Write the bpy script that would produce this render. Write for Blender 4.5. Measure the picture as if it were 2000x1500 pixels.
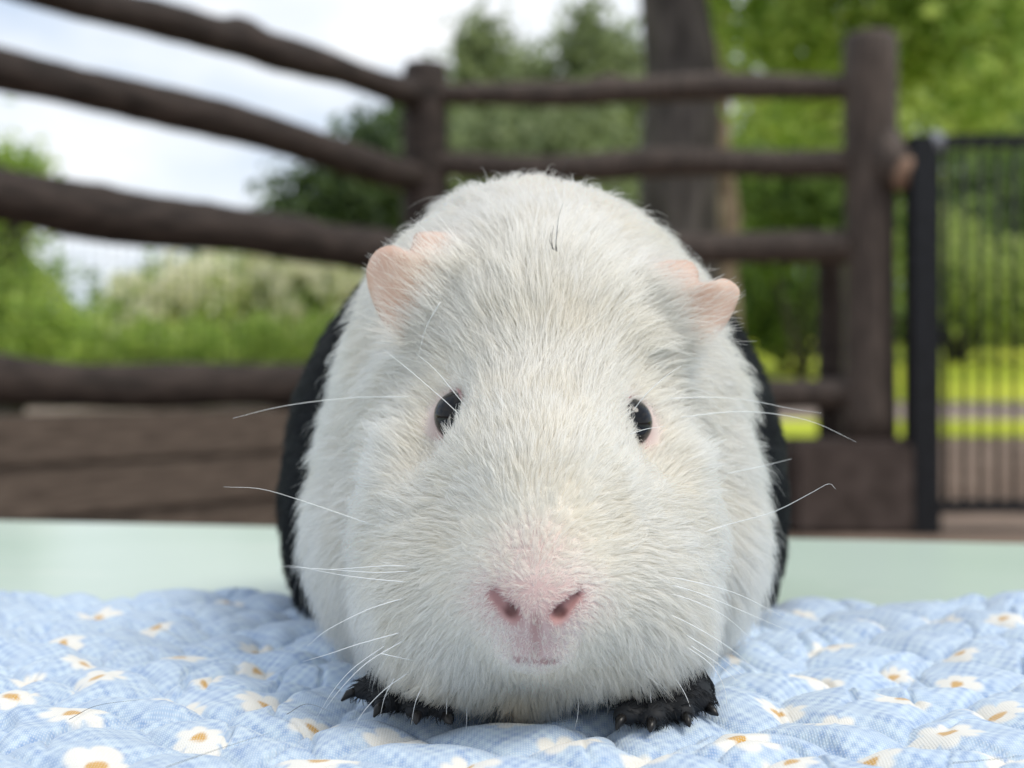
import bpy, bmesh, math, random
import numpy as np
from mathutils import Vector, kdtree

for o in list(bpy.data.objects):
    bpy.data.objects.remove(o)
rng = np.random.default_rng(7)
random.seed(7)
S = bpy.context.scene
COL = S.collection
R = math.radians

# ------------------------------------------------------------------ camera, sky, sun, exposure
F = 2667.0            # focal length in photograph pixels
ZC = 0.486            # eye height of the camera
def P(px, py, D):     # point of the place that lies D metres ahead
    return Vector(((px - 1000) / F * D, D, ZC + (750 - py) / F * D))

cam_d = bpy.data.cameras.new('camera')
cam = bpy.data.objects.new('camera', cam_d)
COL.objects.link(cam)
cam.location = (0, 0, ZC)
cam.rotation_euler = (R(90), 0, 0)
cam_d.sensor_width = 36
cam_d.lens = 36 * F / 2000
cam_d.clip_start = 0.01
cam_d.clip_end = 2000
cam_d.dof.use_dof = True
cam_d.dof.focus_distance = 0.262
cam_d.dof.aperture_fstop = 14.3
S.camera = cam

SUN_EL, SUN_AZ = R(56), R(118)      # azimuth measured from +Y towards +X
W = bpy.data.worlds.new('World')
S.world = W
W.use_nodes = True
nt = W.node_tree
nt.nodes.clear()
wo = nt.nodes.new('ShaderNodeOutputWorld')
bg = nt.nodes.new('ShaderNodeBackground')
bg.inputs['Strength'].default_value = 0.1
sky = nt.nodes.new('ShaderNodeTexSky')
sky.sky_type = 'NISHITA'
sky.sun_disc = False
sky.sun_elevation = SUN_EL
sky.sun_rotation = SUN_AZ
tc = nt.nodes.new('ShaderNodeTexCoord')
mp = nt.nodes.new('ShaderNodeMapping')
mp.inputs['Scale'].default_value = (1.0, 1.0, 2.6)
nz = nt.nodes.new('ShaderNodeTexNoise')
nz.inputs['Scale'].default_value = 2.3
nz.inputs['Detail'].default_value = 5
nz.inputs['Roughness'].default_value = 0.55
rp = nt.nodes.new('ShaderNodeValToRGB')
rp.color_ramp.elements[0].position = 0.40
rp.color_ramp.elements[0].color = (5.2, 6.3, 7.9, 1)
rp.color_ramp.elements[1].position = 0.66
rp.color_ramp.elements[1].color = (10.2, 10.2, 10.1, 1)
mx = nt.nodes.new('ShaderNodeMixRGB')
mx.inputs['Fac'].default_value = 0.88
L = nt.links.new
L(tc.outputs['Generated'], mp.inputs['Vector'])
L(mp.outputs['Vector'], nz.inputs['Vector'])
L(nz.outputs['Fac'], rp.inputs['Fac'])
L(sky.outputs['Color'], mx.inputs['Color1'])
L(rp.outputs['Color'], mx.inputs['Color2'])
L(mx.outputs['Color'], bg.inputs['Color'])
L(bg.outputs['Background'], wo.inputs['Surface'])

sun_d = bpy.data.lights.new('sun', 'SUN')
sun_d.energy = 1.85
sun_d.angle = R(25)
sun_d.color = (1.0, 0.94, 0.84)
sun = bpy.data.objects.new('sun', sun_d)
COL.objects.link(sun)
sd = Vector((math.sin(SUN_AZ) * math.cos(SUN_EL), math.cos(SUN_AZ) * math.cos(SUN_EL), math.sin(SUN_EL)))
sun.rotation_euler = (-sd).to_track_quat('-Z', 'Y').to_euler()

S.view_settings.view_transform = 'Standard'
S.view_settings.look = 'None'
S.view_settings.exposure = 0.31
S.view_settings.gamma = 1.0
S.view_settings.use_curve_mapping = False
S.render.engine = 'CYCLES'
S.cycles.use_denoising = True
S.cycles.max_bounces = 12
S.cycles.diffuse_bounces = 5
S.cycles.transmission_bounces = 12
S.cycles.glossy_bounces = 8
S.cycles.transparent_max_bounces = 8
S.cycles.caustics_reflective = False
S.cycles.caustics_refractive = False
S.cycles_curves.shape = 'RIBBONS'
S.cycles_curves.subdivisions = 2

# ------------------------------------------------------------------ helpers
def tag(o, label=None, cat=None, group=None, kind=None):
    if label: o['label'] = label
    if cat: o['category'] = cat
    if group: o['group'] = group
    if kind: o['kind'] = kind
    return o

def empty(name, loc, rz=0.0):
    o = bpy.data.objects.new(name, None)
    o.empty_display_size = 0.05
    COL.objects.link(o)
    o.location = loc
    o.rotation_euler = (0, 0, rz)
    return o

def link(name, me, mat=None, parent=None, smooth=True, offset=None):
    """parent: parts are built in world space and shifted into their parent's space"""
    o = bpy.data.objects.new(name, me)
    COL.objects.link(o)
    if mat is not None and len(me.materials) == 0:
        me.materials.append(mat)
    if smooth and hasattr(me, 'polygons'):
        me.polygons.foreach_set('use_smooth', [True] * len(me.polygons))
    if parent is not None:
        o.parent = parent
        q = parent
        off = Vector((0, 0, 0))
        while q is not None:
            off += q.location
            q = q.parent
        o.location = -off + (offset or Vector((0, 0, 0)))
    elif offset is not None:
        o.location = offset
    return o

def mesh(name, verts, faces):
    me = bpy.data.meshes.new(name)
    verts = np.asarray(verts, dtype=np.float32)
    if isinstance(faces, np.ndarray):
        n = faces.shape[1]
        me.vertices.add(len(verts))
        me.vertices.foreach_set('co', verts.ravel())
        me.loops.add(faces.size)
        me.loops.foreach_set('vertex_index', faces.astype(np.int32).ravel())
        me.polygons.add(len(faces))
        me.polygons.foreach_set('loop_start', np.arange(0, faces.size, n, dtype=np.int32))
        me.update(calc_edges=True)
        me.validate()
    else:
        me.from_pydata([tuple(map(float, v)) for v in verts], [], faces)
        me.update()
    return me

def vcol(me, arr, name='Col'):
    a = me.color_attributes.new(name, 'FLOAT_COLOR', 'POINT')
    arr = np.asarray(arr, dtype=np.float32)
    if arr.shape[1] == 3:
        arr = np.c_[arr, np.ones(len(arr), dtype=np.float32)]
    a.data.foreach_set('color', arr.ravel())

def tube(pts, radii, seg=12, cap=True, wob=0.0, seed=0):
    """tapered tube through points; returns verts, faces"""
    r_ = np.random.default_rng(seed)
    pts = [Vector(p) for p in pts]
    V, Fc = [], []
    n = len(pts)
    up = Vector((0, 0, 1))
    for i, p in enumerate(pts):
        t = (pts[min(i + 1, n - 1)] - pts[max(i - 1, 0)]).normalized()
        a = t.cross(up if abs(t.z) < .85 else Vector((0, 1, 0)))
        a.normalize()
        b = a.cross(t).normalized()
        for k in range(seg):
            th = 2 * math.pi * k / seg
            rr = radii[i] * (1 + wob * (r_.random() - 0.5) * 2)
            V.append(p + a * math.cos(th) * rr + b * math.sin(th) * rr)
    for i in range(n - 1):
        for k in range(seg):
            k2 = (k + 1) % seg
            Fc.append((i * seg + k, i * seg + k2, (i + 1) * seg + k2, (i + 1) * seg + k))
    if cap:
        Fc.append(tuple(range(seg - 1, -1, -1)))
        Fc.append(tuple((n - 1) * seg + k for k in range(seg)))
    return V, Fc

def box_vf(lo, hi):
    x0, y0, z0 = lo; x1, y1, z1 = hi
    V = [(x0,y0,z0),(x1,y0,z0),(x1,y1,z0),(x0,y1,z0),(x0,y0,z1),(x1,y0,z1),(x1,y1,z1),(x0,y1,z1)]
    Fc = [(0,3,2,1),(4,5,6,7),(0,1,5,4),(1,2,6,5),(2,3,7,6),(3,0,4,7)]
    return V, Fc

def bevel_box(name, lo, hi, bev=0.01, seg=2):
    bm = bmesh.new()
    V, Fc = box_vf(lo, hi)
    vs = [bm.verts.new(v) for v in V]
    for f in Fc: bm.faces.new([vs[i] for i in f])
    bmesh.ops.bevel(bm, geom=bm.edges[:], offset=bev, segments=seg, affect='EDGES')
    me = bpy.data.meshes.new(name)
    bm.to_mesh(me); bm.free()
    return me

class NoiseField:
    """smooth pseudo-noise from random sines, about -1..1"""
    def __init__(self, scale, n=10, seed=1):
        r_ = np.random.default_rng(seed)
        d = r_.normal(size=(n, 3)); d /= np.linalg.norm(d, axis=1)[:, None]
        self.k = d * (2 * np.pi / scale) * r_.uniform(0.6, 1.5, n)[:, None]
        self.ph = r_.uniform(0, 6.283, n)
    def __call__(self, p):
        return np.sin(p @ self.k.T + self.ph).sum(1) / math.sqrt(len(self.ph)) * 0.9

# ------------------------------------------------------------------ materials
def mat(name):
    m = bpy.data.materials.new(name)
    m.use_nodes = True
    return m, m.node_tree, m.node_tree.nodes['Principled BSDF']

def noise_mat(name, c1, c2, scale=8, rough=0.8, bump=0.3, bdist=0.01, stretch=(1, 1, 1), spec=0.3, detail=6, lo=0.35, hi=0.65):
    m, t, b = mat(name)
    tc = t.nodes.new('ShaderNodeTexCoord')
    mp = t.nodes.new('ShaderNodeMapping'); mp.inputs['Scale'].default_value = stretch
    n = t.nodes.new('ShaderNodeTexNoise'); n.inputs['Scale'].default_value = scale; n.inputs['Detail'].default_value = detail
    r = t.nodes.new('ShaderNodeValToRGB')
    r.color_ramp.elements[0].position = lo; r.color_ramp.elements[0].color = (*c1, 1)
    r.color_ramp.elements[1].position = hi; r.color_ramp.elements[1].color = (*c2, 1)
    t.links.new(tc.outputs['Object'], mp.inputs['Vector'])
    t.links.new(mp.outputs['Vector'], n.inputs['Vector'])
    t.links.new(n.outputs['Fac'], r.inputs['Fac'])
    t.links.new(r.outputs['Color'], b.inputs['Base Color'])
    b.inputs['Roughness'].default_value = rough
    b.inputs['Specular IOR Level'].default_value = spec
    if bump:
        bp = t.nodes.new('ShaderNodeBump'); bp.inputs['Strength'].default_value = bump; bp.inputs['Distance'].default_value = bdist
        t.links.new(n.outputs['Fac'], bp.inputs['Height'])
        t.links.new(bp.outputs['Normal'], b.inputs['Normal'])
    return m

def leaf_mat(name, c1, c2, trans=0.35):
    """leaf: diffuse plus translucent, colour varies from leaf to leaf"""
    m, t, b = mat(name)
    g = t.nodes.new('ShaderNodeNewGeometry')
    r = t.nodes.new('ShaderNodeValToRGB')
    r.color_ramp.elements[0].color = (*c1, 1); r.color_ramp.elements[1].color = (*c2, 1)
    t.links.new(g.outputs['Random Per Island'], r.inputs['Fac'])
    t.links.new(r.outputs['Color'], b.inputs['Base Color'])
    b.inputs['Roughness'].default_value = 0.55
    b.inputs['Specular IOR Level'].default_value = 0.3
    tr = t.nodes.new('ShaderNodeBsdfTranslucent')
    t.links.new(r.outputs['Color'], tr.inputs['Color'])
    ms = t.nodes.new('ShaderNodeMixShader'); ms.inputs['Fac'].default_value = trans
    t.links.new(b.outputs['BSDF'], ms.inputs[1]); t.links.new(tr.outputs['BSDF'], ms.inputs[2])
    t.links.new(ms.outputs['Shader'], t.nodes['Material Output'].inputs['Surface'])
    return m

M = {}
M['log'] = noise_mat('log_brown', (0.020, 0.014, 0.011), (0.055, 0.040, 0.033), 9, 0.75, 0.5, 0.01, (1, 1, 4))
M['post'] = noise_mat('post_brown', (0.050, 0.038, 0.031), (0.105, 0.080, 0.065), 9, 0.75, 0.5, 0.01, (5, 5, 1))
M['plinth'] = noise_mat('plinth_brown', (0.05, 0.036, 0.030), (0.085, 0.063, 0.054), 14, 0.85, 0.4, 0.01)
M['sleeper'] = noise_mat('sleeper_brown', (0.065, 0.048, 0.037), (0.130, 0.100, 0.078), 10, 0.85, 0.4, 0.008, (1, 1, 7))
M['cut'] = noise_mat('sawn_wood', (0.21, 0.135, 0.09), (0.36, 0.235, 0.165), 20, 0.8, 0.3, 0.004)
M['black'] = noise_mat('black_metal', (0.004, 0.0045, 0.006), (0.010, 0.011, 0.014), 30, 0.5, 0.05, 0.001)
M['grey_metal'] = noise_mat('grey_metal', (0.16, 0.17, 0.19), (0.30, 0.31, 0.34), 30, 0.35, 0.05, 0.001)
M['wire'] = noise_mat('green_wire', (0.03, 0.04, 0.03), (0.05, 0.06, 0.05), 30, 0.6, 0)
M['bark'] = noise_mat('dark_bark', (0.028, 0.024, 0.022), (0.095, 0.082, 0.075), 5, 0.9, 0.8, 0.04, (3, 3, 0.6))
M['bark_pale'] = noise_mat('pale_bark', (0.12, 0.085, 0.06), (0.36, 0.27, 0.21), 6, 0.9, 0.6, 0.03, (3, 3, 0.8))
M['earth'] = noise_mat('brown_earth', (0.15, 0.105, 0.078), (0.27, 0.20, 0.155), 3, 0.95, 0.4, 0.02)
M['grass'] = noise_mat('lawn_green', (0.30, 0.38, 0.02), (0.62, 0.66, 0.06), 0.7, 0.9, 0.5, 0.05)
M['path'] = noise_mat('pale_path', (0.30, 0.23, 0.19), (0.48, 0.39, 0.34), 2, 0.9, 0.2, 0.01)
M['leaf_bright'] = leaf_mat('leaf_bright', (0.20, 0.34, 0.05), (0.62, 0.74, 0.20), 0.55)
M['leaf_yellow'] = leaf_mat('leaf_yellow', (0.28, 0.38, 0.08), (0.70, 0.78, 0.28), 0.55)
M['leaf_mid'] = leaf_mat('leaf_mid', (0.08, 0.15, 0.035), (0.30, 0.42, 0.12), 0.45)
M['leaf_dark'] = leaf_mat('leaf_dark', (0.035, 0.065, 0.026), (0.14, 0.20, 0.08), 0.35)
M['conifer'] = leaf_mat('conifer_needles', (0.13, 0.17, 0.075), (0.38, 0.44, 0.23), 0.45)
M['bloom'] = leaf_mat('cream_blossom', (0.80, 0.78, 0.55), (0.94, 0.92, 0.76), 0.5)

# ------------------------------------------------------------------ terrain
def gh(x, y):
    """ground height: level yard, rising meadow beyond the fence"""
    ys = np.array([-50, 5.2, 6.0, 8.6, 12, 20, 30, 60, 400])
    zs = np.array([0, 0, 0.17, 0.30, 0.50, 1.25, 1.9, 3.0, 6.0])
    return np.interp(y, ys, zs)

def sheet(name, xs, ys, m, dz=0.0, fx=None, label=None):
    X, Y = np.meshgrid(xs, ys)
    Z = gh(X, Y) + dz
    if fx is not None: Z = Z + fx(X, Y)
    v = np.c_[X.ravel(), Y.ravel(), Z.ravel()]
    nx, ny = len(xs), len(ys)
    i = np.arange(nx * (ny - 1)).reshape(ny - 1, nx)[:, :-1].ravel()
    f = np.c_[i, i + 1, i + nx + 1, i + nx]
    o = link(name, mesh(name, v, f), m)
    tag(o, label, None, None, 'structure')
    return o

ysg = np.r_[np.linspace(-40, 5.2, 12), np.linspace(5.5, 14, 30), np.linspace(15, 60, 24), np.linspace(80, 400, 10)]
sheet('ground', np.linspace(-250, 250, 40), ysg, M['earth'], label='brown earth of the yard and its surroundings')
sheet('lawn', np.linspace(-60, 60, 50), np.r_[np.linspace(6.9, 8.0, 6), np.linspace(8.0, 8.0001, 1)], M['grass'], 0.006, label='strip of grass between the two pale paths')
sheet('path', np.linspace(-60, 60, 40), np.linspace(8.0, 9.6, 6), M['path'], 0.004, label='pale path crossing the meadow beyond the gate')
sheet('meadow', np.linspace(-80, 80, 50), np.r_[np.linspace(9.6, 30, 30), np.linspace(32, 70, 10)], M['grass'], 0.006, label='bright green meadow rising behind the gate')

# ------------------------------------------------------------------ fence
CX, CY = (830 - 1000) / F * 4.93, 4.93            # corner post
LX, LY = -1000 / F * 3.45, 3.45                   # where the left run leaves the picture
RX, RY = (1700 - 1000) / F * 4.5, 4.5             # right post
def on_run(px, py, A, B):
    """point on the upright plane through A-B seen at (px, py)"""
    u = (px - 1000) / F
    ax, ay = A; bx, by = B
    # (ax + t dx) = u (ay + t dy)
    t = (u * ay - ax) / ((bx - ax) - u * (by - ay))
    return P(px, py, ay + t * (by - ay)), t

def resample(pts, n):
    pts = np.array([list(p) for p in pts])
    d = np.r_[0, np.cumsum(np.linalg.norm(np.diff(pts, axis=0), axis=1))]
    s = np.linspace(0, d[-1], n)
    return [Vector([np.interp(q, d, pts[:, k]) for k in range(3)]) for q in s]

def log_rail(name, pts, rad, parent, m, seed, knots=(), n=44, seg=14):
    pts = resample(pts, n)
    nf = NoiseField(0.5, 6, seed)
    arr = np.array([list(p) for p in pts])
    rr = rad * (1 + 0.09 * nf(arr))
    pts = [p + Vector((0, 0, 0.012 * q)) for p, q in zip(pts, NoiseField(0.9, 6, seed + 50)(arr))]
    V, Fc = tube(pts, rr, seg, True, 0.03, seed)
    V = np.array([list(v) for v in V])
    for kp, kr, kh in knots:
        d = np.linalg.norm(V - np.array(kp), axis=1)
        w = np.exp(-(d / kr) ** 2)
        V[:, 2] += kh * w
        V[:, 1] -= 0.3 * kh * w
    return link(name, mesh(name, V, Fc), m, parent)

A, B = (CX, CY), (LX, LY)
fl = empty('log_fence', (CX, CY, 0))
tag(fl, 'dark log rail fence running left from the corner post, sky between its rails', 'fence')
def ext(pts):           # carry the run on past the picture's edge
    p0, p1 = pts[0], pts[1]
    return [p0 + (p0 - p1).normalized() * 1.0] + pts
r1 = [on_run(x, y, A, B)[0] for x, y in ((-30, -68), (190, 2), (320, 38), (490, 84), (630, 126), (777, 176), (815, 186))]
k1 = on_run(475, 62, A, B)[0]
log_rail('rail', ext(r1), 0.054, fl, M['log'], 3, [(list(k1), 0.06, 0.035)])
r2 = [on_run(x, y, A, B)[0] for x, y in ((-30, 133), (0, 140), (210, 189), (420, 240), (630, 297), (777, 330), (815, 335))]
log_rail('rail', ext(r2), 0.056, fl, M['log'], 4)
r3 = [on_run(x, y, A, B)[0] for x, y in ((-30, 380), (0, 385), (210, 416), (420, 446), (630, 472), (777, 494), (815, 500))]
log_rail('rail', ext(r3), 0.074, fl, M['log'], 5)
r4 = [on_run(x, y, A, B)[0] for x, y in ((-30, 739), (0, 740), (300, 748), (580, 756), (815, 762))]
log_rail('bottom_rail', ext(r4), 0.066, fl, M['log'], 6)
# sleepers under the run
dirv = Vector((LX - CX, LY - CY, 0)); ln = dirv.length; ang = math.atan2(dirv.y, dirv.x)
for j, (z0, z1, pr) in enumerate(((0.0, 0.135, 0.0), (0.139, 0.272, 0.006), (0.276, 0.408, -0.004))):
    me = bevel_box('sleeper', (-0.1, -0.10 - pr, z0), (ln * 1.75, 0.10 + pr, z1), 0.012)
    o = link('sleeper', me, M['sleeper'], fl, smooth=False)
    o.location = (0, 0, 0); o.rotation_euler = (0, 0, ang)
def post(name, x, y, r, z0, z1, parent, seed, m):
    zs = np.linspace(z0, z1 - 0.02, 16)
    pts = [Vector((x, y, z)) for z in zs] + [Vector((x, y, z1))]
    nf = NoiseField(0.6, 5, seed)
    rr = list(r * (1 + 0.04 * nf(np.array([list(p) for p in pts]))))
    rr[-1] *= 0.86
    V, Fc = tube(pts, rr, 18, True, 0.015, seed)
    return link(name, mesh(name, V, Fc), m, parent)
post('end_post', LX + dirv.normalized().x * 0.75, LY + dirv.normalized().y * 0.75, 0.09, 0, 1.62, fl, 9, M['post'])
# thin wire netting inside the left run
net = []
off = 0
V, Fc = [], []
nrm = Vector((dirv.y, -dirv.x, 0)).normalized()
for k in range(64):
    t = 0.15 + k * 0.036
    p = Vector((CX, CY, 0)) + dirv.normalized() * t - nrm * 0.03
    v, f = tube([p + Vector((0, 0, 0.50)), p + Vector((0, 0, 0.9))], [0.0010] * 2, 4)
    Fc += [tuple(i + len(V) for i in q) for q in f]; V += v
for k in range(8):
    z = 0.52 + k * 0.05
    p = Vector((CX, CY, z)) - nrm * 0.03
    v, f = tube([p + dirv.normalized() * 0.1, p + dirv.normalized() * 2.4], [0.0009] * 2, 4)
    Fc += [tuple(i + len(V) for i in q) for q in f]; V += v
o = link('wire_netting', mesh('wire_netting', V, Fc), M['wire'], fl)
o['kind'] = 'stuff'

fr = empty('log_fence', (RX, RY, 0))
tag(fr, 'brown log rail fence between corner post and gate, big tree trunk behind it', 'fence')
post('corner_post', CX, CY, 0.082, 0, 1.643, fr, 11, M['log'])
A2, B2 = (CX, CY), (RX, RY)
for pts, rad, sd_ in ((((850, 194), (1200, 178), (1660, 165)), 0.046, 21), (((850, 322), (1250, 322), (1660, 320)), 0.050, 22),
                      (((850, 498), (1300, 492), (1660, 489)), 0.060, 23)):
    q = [on_run(x, y, A2, B2)[0] for x, y in pts]
    kn = [(list(on_run(1190, 165, A2, B2)[0]), 0.05, 0.02)] if sd_ == 21 else []
    log_rail('rail', q, rad, fr, M['post'], sd_, kn)
q = [on_run(x, y, A2, B2)[0] for x, y in ((850, 762), (1250, 764), (1660, 766))]
log_rail('bottom_rail', q, 0.055, fr, M['post'], 24)
post('gate_side_post', RX, RY, 0.086, 0.3, 1.64, fr, 12, M['post'])
pb = P(1622, 700, 4.72)
post('inner_post', pb.x, pb.y, 0.045, 0.0, 0.93, fr, 13, M['log'])
me = bevel_box('plinth', (RX - 0.28, RY - 0.13, 0), (RX + 0.13, RY + 0.14, 0.305), 0.02)
link('plinth', me, M['plinth'], fr, smooth=False)
d2 = Vector((RX - CX, RY - CY, 0)); a2 = math.atan2(d2.y, d2.x)
for z0, z1, pr in ((0.0, 0.135, 0.0), (0.139, 0.272, 0.005)):
    o = link('sleeper', bevel_box('sleeper', (0.12, -0.09 - pr, z0), (d2.length - 0.31, 0.09 + pr, z1), 0.012), M['sleeper'], fr, smooth=False)
    o.location = (CX - RX, CY - RY, 0); o.rotation_euler = (0, 0, a2)
# sawn branch stub on the thick post
s0, s1 = P(1728, 318, 4.46), P(1767, 340, 4.38)
V, Fc = tube([s0, s0.lerp(s1, .5), s1], [0.080, 0.058, 0.048], 14, True, 0.05, 3)
V = [Vector((v.x, v.y, s1.z + (v.z - s1.z) * 1.35)) for v in V]
st = link('branch_stub', mesh('branch_stub', V, Fc), M['post'], fr)
dv = (s1 - s0).normalized()
V, Fc = tube([s1 - dv * 0.002, s1 + dv * 0.006], [0.046, 0.040], 14, True, 0.05, 4)
V = [Vector((v.x, v.y, s1.z + (v.z - s1.z) * 1.35)) for v in V]
link('cut_face', mesh('cut_face', V, Fc), M['cut'], st)

# ------------------------------------------------------------------ gate
GD = 4.42
def gx(px): return (px - 1000) / F * GD
def gz(py): return ZC + (750 - py) / F * GD
gt = empty('metal_gate', (gx(1800), GD, 0))
tag(gt, 'black metal gate with thin upright bars beside the thick brown post', 'gate')
link('gate_post', bevel_box('gate_post', (gx(1772), GD - 0.05, 0.0), (gx(1830), GD + 0.05, gz(268)), 0.006), M['black'], gt, smooth=False)
gw = gx(2000) + 0.55
link('top_bar', bevel_box('top_bar', (gx(1832), GD - 0.018, gz(288)), (gw, GD + 0.018, gz(263)), 0.004), M['black'], gt, smooth=False)
link('bottom_bar', bevel_box('bottom_bar', (gx(1832), GD - 0.018, gz(1002)), (gw, GD + 0.018, gz(976)), 0.004), M['black'], gt, smooth=False)
link('side_bar', bevel_box('side_bar', (gw, GD - 0.02, gz(1002)), (gw + 0.04, GD + 0.02, gz(263)), 0.004), M['black'], gt, smooth=False)
V, Fc = tube([(gx(1832) + 0.03, GD, gz(976) - 0.004), (gx(1832) + 0.03, GD, gz(288) + 0.004)], [0.0100] * 2, 8)
barm = mesh('bar', V, Fc)
k = 0
while gx(1832) + 0.03 + k * 0.054 < gw - 0.02:
    o = link('bar', barm, M['black'], gt)
    o.location.x += k * 0.054
    k += 1
V, Fc = tube([(gx(1822), GD - 0.02, gz(300)), (gx(1822), GD - 0.02, gz(272)), (gx(1826), GD - 0.03, gz(262))], [0.03, 0.034, 0.02], 12)
link('hinge', mesh('hinge', V, Fc), M['grey_metal'], gt)

# ------------------------------------------------------------------ trees and shrubs beyond the fence
def leaves(centers, radii, n, size, seed, per=22, shell=0.5):
    """n leaf quads in clumps spread through the given blobs"""
    r_ = np.random.default_rng(seed)
    C_ = np.array([list(c) for c in centers]); R_ = np.array(radii)
    if R_.ndim == 1: R_ = np.repeat(R_[:, None], 3, 1)
    w = (R_.prod(1)) ** (2 / 3); w /= w.sum()
    ncl = max(8, n // per)
    ci = r_.choice(len(C_), ncl, p=w)
    d = r_.normal(size=(ncl, 3)); d /= np.linalg.norm(d, axis=1)[:, None]
    rad = r_.uniform(shell, 1.05, ncl)[:, None]
    cl = C_[ci] + d * rad * R_[ci]
    li = r_.choice(ncl, n)
    pos = cl[li] + r_.normal(size=(n, 3)) * (size * 2.0)
    a = r_.normal(size=(n, 3)); a /= np.linalg.norm(a, axis=1)[:, None]
    nn = r_.normal(size=(n, 3)) + np.array([0, -0.2, 0.9]); 
    b = np.cross(nn, a); b /= np.linalg.norm(b, axis=1)[:, None] + 1e-9
    sz = size * r_.uniform(0.6, 1.4, n)[:, None]
    v = np.stack([pos - a * sz, pos - b * sz * 0.5, pos + a * sz, pos + b * sz * 0.5], 1).reshape(-1, 3)
    f = np.arange(4 * n).reshape(n, 4)
    return v, f

def shrub(name, label, cat, blobs, n, size, m, seed, group=None, stems=3, extra=None):
    """blobs: (px, py, D, rpx) ; leafy mass with stems down to the ground"""
    cs = [P(x, y, D) for x, y, D, r in blobs]; rs = [r / F * D for x, y, D, r in blobs]
    cx = sum(c.x for c in cs) / len(cs); cy = sum(c.y for c in cs) / len(cs)
    base = Vector((cx, cy, float(gh(cx, cy))))
    t = empty(name, base); tag(t, label, cat, group)
    v, f = leaves(cs, rs, n, size, seed)
    v[:, 2] = np.maximum(v[:, 2], base.z + 0.01)
    link('foliage', mesh('foliage', v, f), m, t, smooth=False)
    V, Fc = [], []
    for c, r in zip(cs, rs):
        mid = base.lerp(c, 0.5) + Vector((0, 0, 0.1 * r))
        tv, tf = tube([base + Vector((0, 0, -0.05)), mid, c], [max(0.02, r * .07), max(.015, r * .05), 0.01], 6)
        Fc += [tuple(i + len(V) for i in q) for q in tf]; V += tv
    link('stem', mesh('stem', V, Fc), M['bark'], t)
    if extra:
        n2, s2, m2, nm = extra
        v, f = leaves(cs, [r * 1.03 for r in rs], n2, s2, seed + 5, per=130, shell=0.9)
        v[:, 2] = np.maximum(v[:, 2], base.z + 0.05)
        o = link(nm, mesh(nm, v, f), m2, t, smooth=False)
    return t

def tree(name, label, base_px, D, trunk_r, trunk_top, blobs, n, size, m, bark, seed, group=None):
    bx = (base_px - 1000) / F * D
    base = Vector((bx, D, float(gh(bx, D))))
    t = empty(name, base); tag(t, label, 'tree', group)
    top = P(trunk_top[0], trunk_top[1], D)
    r_ = np.random.default_rng(seed)
    N = 12
    pts, rad = [], []
    for i in range(N):
        s = i / (N - 1)
        p = base.lerp(top, s) + Vector((r_.normal() * .02, r_.normal() * .02, 0)) * (1 + trunk_r)
        if i == 0: p.z -= 0.1
        pts.append(p); rad.append(trunk_r * (1.25 - 0.25 * min(1, s * 6)) * (1 - 0.45 * s))
    V, Fc = tube(pts, rad, 14, True, 0.05, seed)
    V = [v for v in V]; Fc = list(Fc)
    cs = [P(*b[:3]) for b in blobs]; rs = [b[3] / F * b[2] for b in blobs]
    for c, r in zip(cs, rs):
        s0 = base.lerp(top, r_.uniform(.55, .95))
        mid = s0.lerp(c, .5) + Vector((0, 0, .15 * r))
        tv, tf = tube([s0, mid, c], [trunk_r * .3, trunk_r * .2, trunk_r * .06], 7)
        Fc += [tuple(i + len(V) for i in q) for q in tf]; V += tv
    link('trunk', mesh('trunk', V, Fc), bark, t)
    if n:
        v, f = leaves(cs, rs, n, size, seed)
        link('crown', mesh('crown', v, f), m, t, smooth=False)
    return t

def conifer(label, px, D, top_py, half_px, n, size, seed):
    bx = (px - 1000) / F * D
    base = Vector((bx, D, float(gh(bx, D)))); top = P(px, top_py, D)
    t = empty('conifer', base); tag(t, label, 'tree', 'conifers on the skyline behind the fence')
    V, Fc = tube([base - Vector((0, 0, .1)), base.lerp(top, .5), top], [0.22, .14, .02], 8)
    link('trunk', mesh('trunk', V, Fc), M['bark'], t)
    r_ = np.random.default_rng(seed)
    h = top.z - base.z
    cs, rs = [], []
    for k in range(70):
        s = r_.uniform(0.08, 1.0) ** 0.8
        rad = half_px / F * D * (1 - s) ** 0.85 + 0.05
        th = r_.uniform(0, 6.28)
        q = rad * r_.uniform(.3, 1)
        cs.append(base + Vector((math.cos(th) * q, math.sin(th) * q, h * s)))
        rs.append(0.10 * half_px / F * D + .22 * rad)
    v, f = leaves(cs, rs, n, size, seed + 1, shell=.1)
    link('crown', mesh('crown', v, f), M['conifer'], t, smooth=False)

# big dark trunk behind the right run, branches above the picture
tree('broadleaf_tree', 'large dark tree trunk rising behind the brown rail fence', 1318, 8.0, 0.27, (1322, -700),
     [(1200, -520, 8, 260), (1450, -560, 8.4, 300), (1700, -420, 8, 260)], 5000, 0.07, M['leaf_mid'], M['bark'], 31)
tree('slim_tree', 'slim pale barked tree just right of the big dark trunk', 1425, 11, 0.10, (1395, -500),
     [(1400, -560, 11, 240), (1560, -460, 11, 200)], 3000, 0.07, M['leaf_bright'], M['bark_pale'], 32)
tree('overhanging_tree', 'bright green leafy tree hanging over the gate with its boughs above the post', 2090, 9, 0.2, (2060, -300),
     [(1520, 60, 8.6, 110), (1640, 20, 8.8, 130), (1780, 60, 8.6, 120), (1900, 20, 8.6, 140), (1960, 150, 8.2, 90), (1600, 120, 9.4, 90),
      (1480, -60, 9, 150), (1850, -120, 9, 200), (1560, 240, 9.8, 80)],
     9000, 0.055, M['leaf_bright'], M['bark'], 33)
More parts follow.
